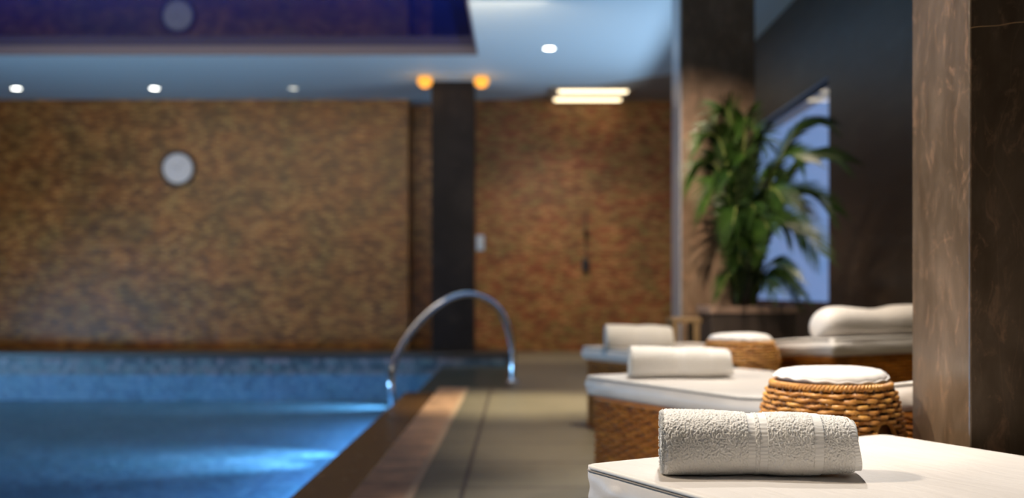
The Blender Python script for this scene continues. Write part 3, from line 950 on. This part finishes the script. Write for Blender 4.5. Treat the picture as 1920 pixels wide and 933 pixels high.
def make_towel(label, seed, nu=420, nv=300):
    """rolled towel lying along local x from 0 to 0.347, resting on z=0, y centre 0"""
    t = thing('rolled_towel', label, 'towel', group='white rolled towels')
    Lm = 0.283; L2 = 0.349
    BR, BRZ = 0.066, 0.060     # half depth, half height
    def surf(x, a, rs):
        """superellipse section with flattened bottom"""
        ca, sa = np.cos(a), np.sin(a)
        e_ = 2.35
        rad = 1.0 / ((np.abs(ca) ** e_ + np.abs(sa) ** e_) ** (1 / e_))
        y = BR * rs * rad * ca
        z = BRZ * (rs * rad * sa + 1.0)
        z = np.where(z < 0.003, 0.003 + (z - 0.003) * 0.05, z)
        return y, z
    def body(x, a):
        # overall swelling along the roll
        s = np.interp(x, [0, 0.02, 0.07, 0.12, 0.15, 0.19, 0.22, 0.26, 0.30, 0.35], [1.0, 1.015, 1.01, 0.985, 0.955, 0.955, 0.975, 0.955, 0.935, 0.86])
        s = s - 0.030 * np.exp(-((x - 0.163) / 0.012) ** 2) * (np.sin(a) > -0.6)      # waist at the bands
        s = s - 0.10 * np.clip(1 - x / 0.010, 0, 1) ** 2
        return s
    def grid(x0, x1, nx, na, scale, disp, amp_seed, taper=None, edge_slant=0.0):
        x = np.linspace(0, 1, nx); a = np.linspace(0, 2 * np.pi, na, endpoint=False)
        X, A_ = np.meshgrid(x, a, indexing='ij')
        xe = x0 + (x1 - x0 + edge_slant * (-np.sin(A_))) * X
        s = body(xe, A_) * scale
        if taper is not None:
            s = s * taper(xe, A_)
        y, z = surf(xe, A_, s)
        P = np.stack([xe, y, z], -1).reshape(-1, 3)
        n_ = np.stack([np.zeros_like(y), y, z - BRZ], -1).reshape(-1, 3)
        n_ /= np.linalg.norm(n_, axis=1)[:, None] + 1e-9
        if disp > 0:
            d = 1.0 * vnoise(P, 360, amp_seed) + 0.45 * vnoise(P, 190, amp_seed + 9) + 0.5 * vnoise(P, 50, amp_seed + 3)
            d = d * disp
            flat = P[:, 2] < 0.006
            d[flat] = np.abs(d[flat]) * 0.2
            P = P + n_ * d[:, None]
            P[:, 0] += 0.0007 * vnoise(P, 210, amp_seed + 20)
        i, j = np.meshgrid(np.arange(nx - 1), np.arange(na), indexing='ij')
        F = np.stack([i * na + j, i * na + (j + 1) % na, (i + 1) * na + (j + 1) % na, (i + 1) * na + j], -1).reshape(-1, 4)
        return P, F
    # main outer layer; narrow grooves where the woven bands run
    bands = [(0.153, 0.166), (0.1735, 0.187)]
    def tp(x, a):
        g = np.ones_like(x)
        for b0, b1 in bands:
            g = np.where((x > b0) & (x < b1), 0.965, g)
        g = np.where(x > 0.268, 0.968, g)
        return g
    V, F = grid(0.0, Lm, nu, nv, 1.0, 0.0017, seed, tp)
    acc = Acc(); acc.add(V, F)
    roll = acc.build('outer_roll', M['terry'], t)
    # inner layer peeping out at the right end, slanting hem
    V, F = grid(0.272, L2 - 0.012, 90, nv, 0.955, 0.0017, seed + 50, None, 0.006)
    from_np('inner_roll', V, F, M['terry'], t)
    # bands
    for b0, b1 in bands:
        V, F = grid(b0, b1, 8, 200, 0.985, 0, seed)
        V[:, 1] += 0.0004 * np.sin(V[:, 2] * 900)
        from_np('woven_band', V, F, M['band'], t)
    V, F = grid(0.268, 0.2835, 10, 260, 0.988, 0, seed)
    th_ = np.arctan2(V[:, 2] - BRZ, V[:, 1])
    V[:, 2] += 0.0002 * np.sin(th_ * 55); V[:, 1] += 0.0002 * np.cos(th_ * 49)
    from_np('hem', V, F, M['band'], t)
    V, F = grid(L2 - 0.016, L2 - 0.002, 10, 260, 0.950, 0, seed, lambda x, a: 1 - 0.05 * np.clip((x - 0.333) / 0.014, 0, 1) ** 2, 0.010)
    th_ = np.arctan2(V[:, 2] - BRZ, V[:, 1])
    V[:, 2] += 0.0004 * np.sin(th_ * 60); V[:, 1] += 0.0004 * np.cos(th_ * 53)
    from_np('hem', V, F, M['band'], t)
    # spiral ends
    for (xe, sgn, sc) in ((0.0015, -1, 0.94), (L2 - 0.004, 1, 0.88), (Lm - 0.001, 1, 0.975)):
        nr, na = 60, 120
        if sgn == 1 and xe < 0.3: nr = 2
        rr = np.linspace(0.0, 1, nr); a = np.linspace(0, 2 * np.pi, na, endpoint=False)
        RR, AA = np.meshgrid(rr, a, indexing='ij')
        s = body(np.full_like(RR, xe), AA) * sc * RR
        y, z = surf(xe, AA, s)
        z = np.where(RR < 1, BRZ + (z - BRZ), z)
        z = BRZ * (1 - RR) * 0 + z
        groove = 0.5 + 0.5 * np.cos(2 * np.pi * (RR * 5.5 - AA / (2 * np.pi)))
        dep = -sgn * 0.006 * (1 - groove) ** 2 * (RR < 0.97)
        if nr == 2: dep = dep * 0
        P = np.stack([xe + dep + 0 * y, y, z], -1).reshape(-1, 3)
        if nr > 2: P[:, 0] += 0.0009 * vnoise(P, 260, seed)
        i, j = np.meshgrid(np.arange(nr - 1), np.arange(na), indexing='ij')
        F = np.stack([i * na + j, i * na + (j + 1) % na, (i + 1) * na + (j + 1) % na, (i + 1) * na + j], -1).reshape(-1, 4)
        if nr > 2: from_np('rolled_end', P, F, M['terry'], t)
    # loose terry loops standing off the surface
    acc = Acc()
    n_l = 1500
    xs = rng.uniform(0.001, 0.335, n_l); an = rng.uniform(-0.15 * np.pi, 1.15 * np.pi, n_l)
    an[:1500] = rng.uniform(0, 2 * np.pi, 1500); xs[:1500] = rng.uniform(-0.0005, 0.004, 1500)
    ok = np.ones(n_l, bool)
    for b0, b1 in bands + [(0.266, 0.285), (0.326, 0.36)]:
        ok &= ~((xs > b0 - 0.001) & (xs < b1 + 0.001))
    xs, an = xs[ok], an[ok]
    s = body(xs, an) * np.where(xs > 0.28, 0.955, 1.0)
    y, z = surf(xs, an, s)
    base = np.stack([xs, y, z], 1)
    nn = np.stack([np.zeros_like(y), y, z - BRZ], 1); nn /= np.linalg.norm(nn, axis=1)[:, None]
    edge = xs < 0.003
    nn[edge] += np.array([-0.9, 0, 0]); nn /= np.linalg.norm(nn, axis=1)[:, None]
    m_ = len(xs)
    tang = rng.normal(size=(m_, 3)); tang -= (tang * nn).sum(1)[:, None] * nn; tang /= np.linalg.norm(tang, axis=1)[:, None]
    bi = np.cross(nn, tang)
    h = rng.uniform(0.0016, 0.0032, m_)[:, None]; wl = 0.0010; r_ = 0.00045
    Vs, Fs = [], []
    steps = [(-1, -0.3), (-0.9, 0.5), (-0.3, 1.0), (0.4, 0.95), (0.9, 0.45), (1, -0.3)]
    ring = []
    for (tx, tz) in steps:
        c = base + tang * wl * tx + nn * h * tz
        dirx = -tz
        for (p, q) in ((1, 0), (-0.5, 0.87), (-0.5, -0.87)):
            ring.append(c + bi * r_ * p + (nn * 0.7 + tang * 0.7 * tx) * r_ * q)
    V = np.stack(ring, 1)  # m, 18, 3
    Fm = []
    for i in range(5):
        for j in range(3):
            Fm.append((i * 3 + j, i * 3 + (j + 1) % 3, (i + 1) * 3 + (j + 1) % 3, (i + 1) * 3 + j))
    Fm = np.array(Fm)
    F = (Fm[None] + (np.arange(m_) * 18)[:, None, None]).reshape(-1, 4)
    o = from_np('terry_loops', V.reshape(-1, 3), F, M['terry'], roll)
    o['kind'] = 'stuff'
    return t

towel = make_towel('nearest rolled white towel on the near lounger, in sharp focus', 3.0)
towel.location = (0.2545, 1.820, TOPZ - 0.0005)
towel.scale = (0.97, 0.97, 0.95)
towel.rotation_euler = (0, 0, R(-6.0))
tw2 = copy_tree(towel)
tw2['label'] = 'rolled white towel on the middle lounger'
tw2.location = (0.41, 3.76, TOPZ + 0.0005)
tw2.rotation_euler = (0, 0, R(-1)); tw2.scale = (1.07, 1.0, 0.98)
tw3 = copy_tree(towel)
tw3['label'] = 'rolled white towel on the farthest lounger'
tw3.location = (0.487, 5.70, TOPZ + 0.0005)
tw3.rotation_euler = (0, 0, R(2)); tw3.scale = (1.08, 1.0, 1.08)

# ------------------------------------------------------------------ planter and palm
px0, px1, py0, py1 = 1.17, 1.69, 6.16, 6.62
t = thing('square_planter', 'dark square planter holding the palm between pillar and lounger', 'planter', (0, 0, 0))
bm = bmesh.new()
zt = 0.70
o_ = [bm.verts.new(p) for p in ((px0 + .03, py0 + .03, 0), (px1 - .03, py0 + .03, 0), (px1 - .03, py1 - .03, 0), (px0 + .03, py1 - .03, 0),
                                (px0, py0, zt), (px1, py0, zt), (px1, py1, zt), (px0, py1, zt),
                                (px0 + .03, py0 + .03, zt), (px1 - .03, py0 + .03, zt), (px1 - .03, py1 - .03, zt), (px0 + .03, py1 - .03, zt),
                                (px0 + .03, py0 + .03, zt - .08), (px1 - .03, py0 + .03, zt - .08), (px1 - .03, py1 - .03, zt - .08), (px0 + .03, py1 - .03, zt - .08))]
for i in range(4):
    j = (i + 1) % 4
    for k0 in (0, 4, 8):
        bm.faces.new((o_[k0 + i], o_[k0 + j], o_[k0 + 4 + j], o_[k0 + 4 + i]))
bm.faces.new(o_[3::-1]); bm.faces.new(o_[12:16])
bmesh.ops.recalc_face_normals(bm, faces=bm.faces)
link('pot', bm, M['planter'], t)
bm = bmesh.new()
for a in ((px0 - .008, px1 + .008, py0 - .008, py0 + .03), (px0 - .008, px1 + .008, py1 - .03, py1 + .008), (px0 - .008, px0 + .03, py0 + .03, py1 - .03), (px1 - .03, px1 + .008, py0 + .03, py1 - .03)):
    box(bm, *a, zt - 0.035, zt + 0.008)
link('rim', bm, M['planter_rim'], t)
link('soil', bx(px0 + .04, px1 - .04, py0 + .04, py1 - .04, zt - .079, zt - .05), M['soil'], t)

palm = thing('potted_palm', 'tall green feather palm standing in the dark planter', 'plant', (1.43, 6.39, 0.65))
PALM = np.array([1.43, 6.39, 0.65])
def frond_to(px, py, depth, bulge, nl=46, ll=0.25, lw=0.0105):
    """frond whose tip hangs near world point (x, depth, z)"""
    Y = depth
    tip = np.array([(px - 973) * Y / 1900, Y, 0.81 + (542 - py) * Y / 1900]) - PALM
    base = np.array([0.05 * np.sign(tip[0]), 0.02, -0.02])
    ctrl = np.array([tip[0] * 0.28, tip[1] * 0.3, max(tip[2], 0.2) * 1.05 + bulge])
    s = np.linspace(0, 1, 36)[:, None]
    P = (1 - s) ** 2 * base + 2 * s * (1 - s) * ctrl + s ** 2 * tip
    al, as_ = Acc(), Acc()
    as_.add(*tube_np(P, np.interp(s[:, 0], [0, 1], [0.008, 0.002]), 6))
    T = np.gradient(P, axis=0); T /= np.linalg.norm(T, axis=1)[:, None]
    hor = np.array([tip[0], tip[1], 0.0]); hor /= np.linalg.norm(hor) + 1e-9
    sidev = np.array([-hor[1], hor[0], 0.0])
    # turn the blade partly towards the viewer so the feathering shows
    for i in range(nl):
        f = 0.16 + 0.84 * i / (nl - 1)
        k_ = min(int(f * 35), 35)
        p = P[k_]; tt = T[k_]
        upv = np.cross(tt, sidev); upv *= np.sign(upv[2] + 1e-6)
        for sg in (-1, 1):
            L_ = ll * (0.35 + 0.65 * math.sin(math.pi * min(1.0, 0.15 + 0.75 * i / nl))) * random.uniform(0.88, 1.08)
            ang = R(56 - 30 * f) + R(random.uniform(-6, 6))
            d0 = sidev * sg * math.sin(ang) * 0.8 + tt * math.cos(ang) + upv * 0.35 * sg * 0.9 + np.array([0, 0, 0.12])
            d0 /= np.linalg.norm(d0)
            m_ = 8
            q = np.linspace(0, 1, m_)
            pts = p + d0 * L_ * q[:, None] + np.array([0, 0, -1.0]) * (L_ * 0.34 * q ** 2)[:, None]
            pw = pts + PALM
            over = np.clip(pw[:, 1] - 6.68, 0, None)
            pts[:, 1] -= over
            wv_ = np.cross(d0, np.array([0.25, -0.95, 0.2])); wv_ /= np.linalg.norm(wv_)
            wd = lw * np.sin(np.pi * (0.08 + 0.92 * q) ** 0.7) + 0.001
            fold = np.array([0, -1.0, 0]) * 0.3
            V = np.stack([pts + (wv_ + fold) * wd[:, None] * 0.5, pts, pts + (-wv_ + fold) * wd[:, None] * 0.5], 1).reshape(-1, 3)
            F = []
            for a in range(m_ - 1):
                F.append((a * 3, a * 3 + 1, a * 3 + 4, a * 3 + 3)); F.append((a * 3 + 1, a * 3 + 2, a * 3 + 5, a * 3 + 4))
            al.add(V, np.array(F))
    st = as_.build('stalk', M['stem'], palm)
    al.build('frond', M['leaf'], st)
# tips of the fronds (spread and height read off the palm in the room)
for a in ((1352, 205, 6.30, 0.10), (1398, 225, 6.2, 0.12), (1318, 262, 6.2, 0.2), (1300, 330, 6.25, 0.35), (1322, 380, 6.05, 0.5),
          (1430, 262, 6.35, 0.1), (1545, 232, 6.25, 0.05), (1578, 300, 6.1, 0.18), (1505, 300, 6.0, 0.2), (1558, 390, 6.2, 0.35),
          (1470, 380, 5.9, 0.35), (1440, 430, 5.85, 0.3), (1532, 470, 6.0, 0.45), (1366, 330, 6.0, 0.2), (1375, 420, 5.9, 0.4), (1410, 340, 6.35, 0.1),
          (1375, 250, 6.4, 0.05), (1340, 300, 6.35, 0.15), (1395, 290, 6.1, 0.1), (1415, 395, 6.0, 0.2), (1455, 330, 6.3, 0.1), (1480, 430, 6.1, 0.2), (1385, 460, 6.2, 0.3), (1500, 390, 6.3, 0.2), (1335, 240, 6.35, 0.05)):
    frond_to(*a)
for a in ((1350, 545, 6.1, 0.22), (1490, 520, 6.0, 0.25), (1455, 545, 6.0, 0.15), (1385, 490, 6.0, 0.2), (1425, 480, 6.0, 0.2), (1505, 560, 6.15, 0.25)):
    frond_to(*a, nl=30, ll=0.16, lw=0.010)

# low wooden side table by the pillar
t = thing('side_table', 'low brown wooden side table left of the planter', 'table', (1.045, 6.46, 0))
link('table_top', bx(-0.085, 0.10, -0.12, 0.12, 0.60, 0.63, 0.004), M['wood'], t)
for sx in (-0.07, 0.065):
    for sy in (-0.10, 0.10):
        link('leg', bx(sx - 0.016, sx + 0.022, sy - 0.016, sy + 0.016, 0, 0.60, 0.002), M['wood'], t)
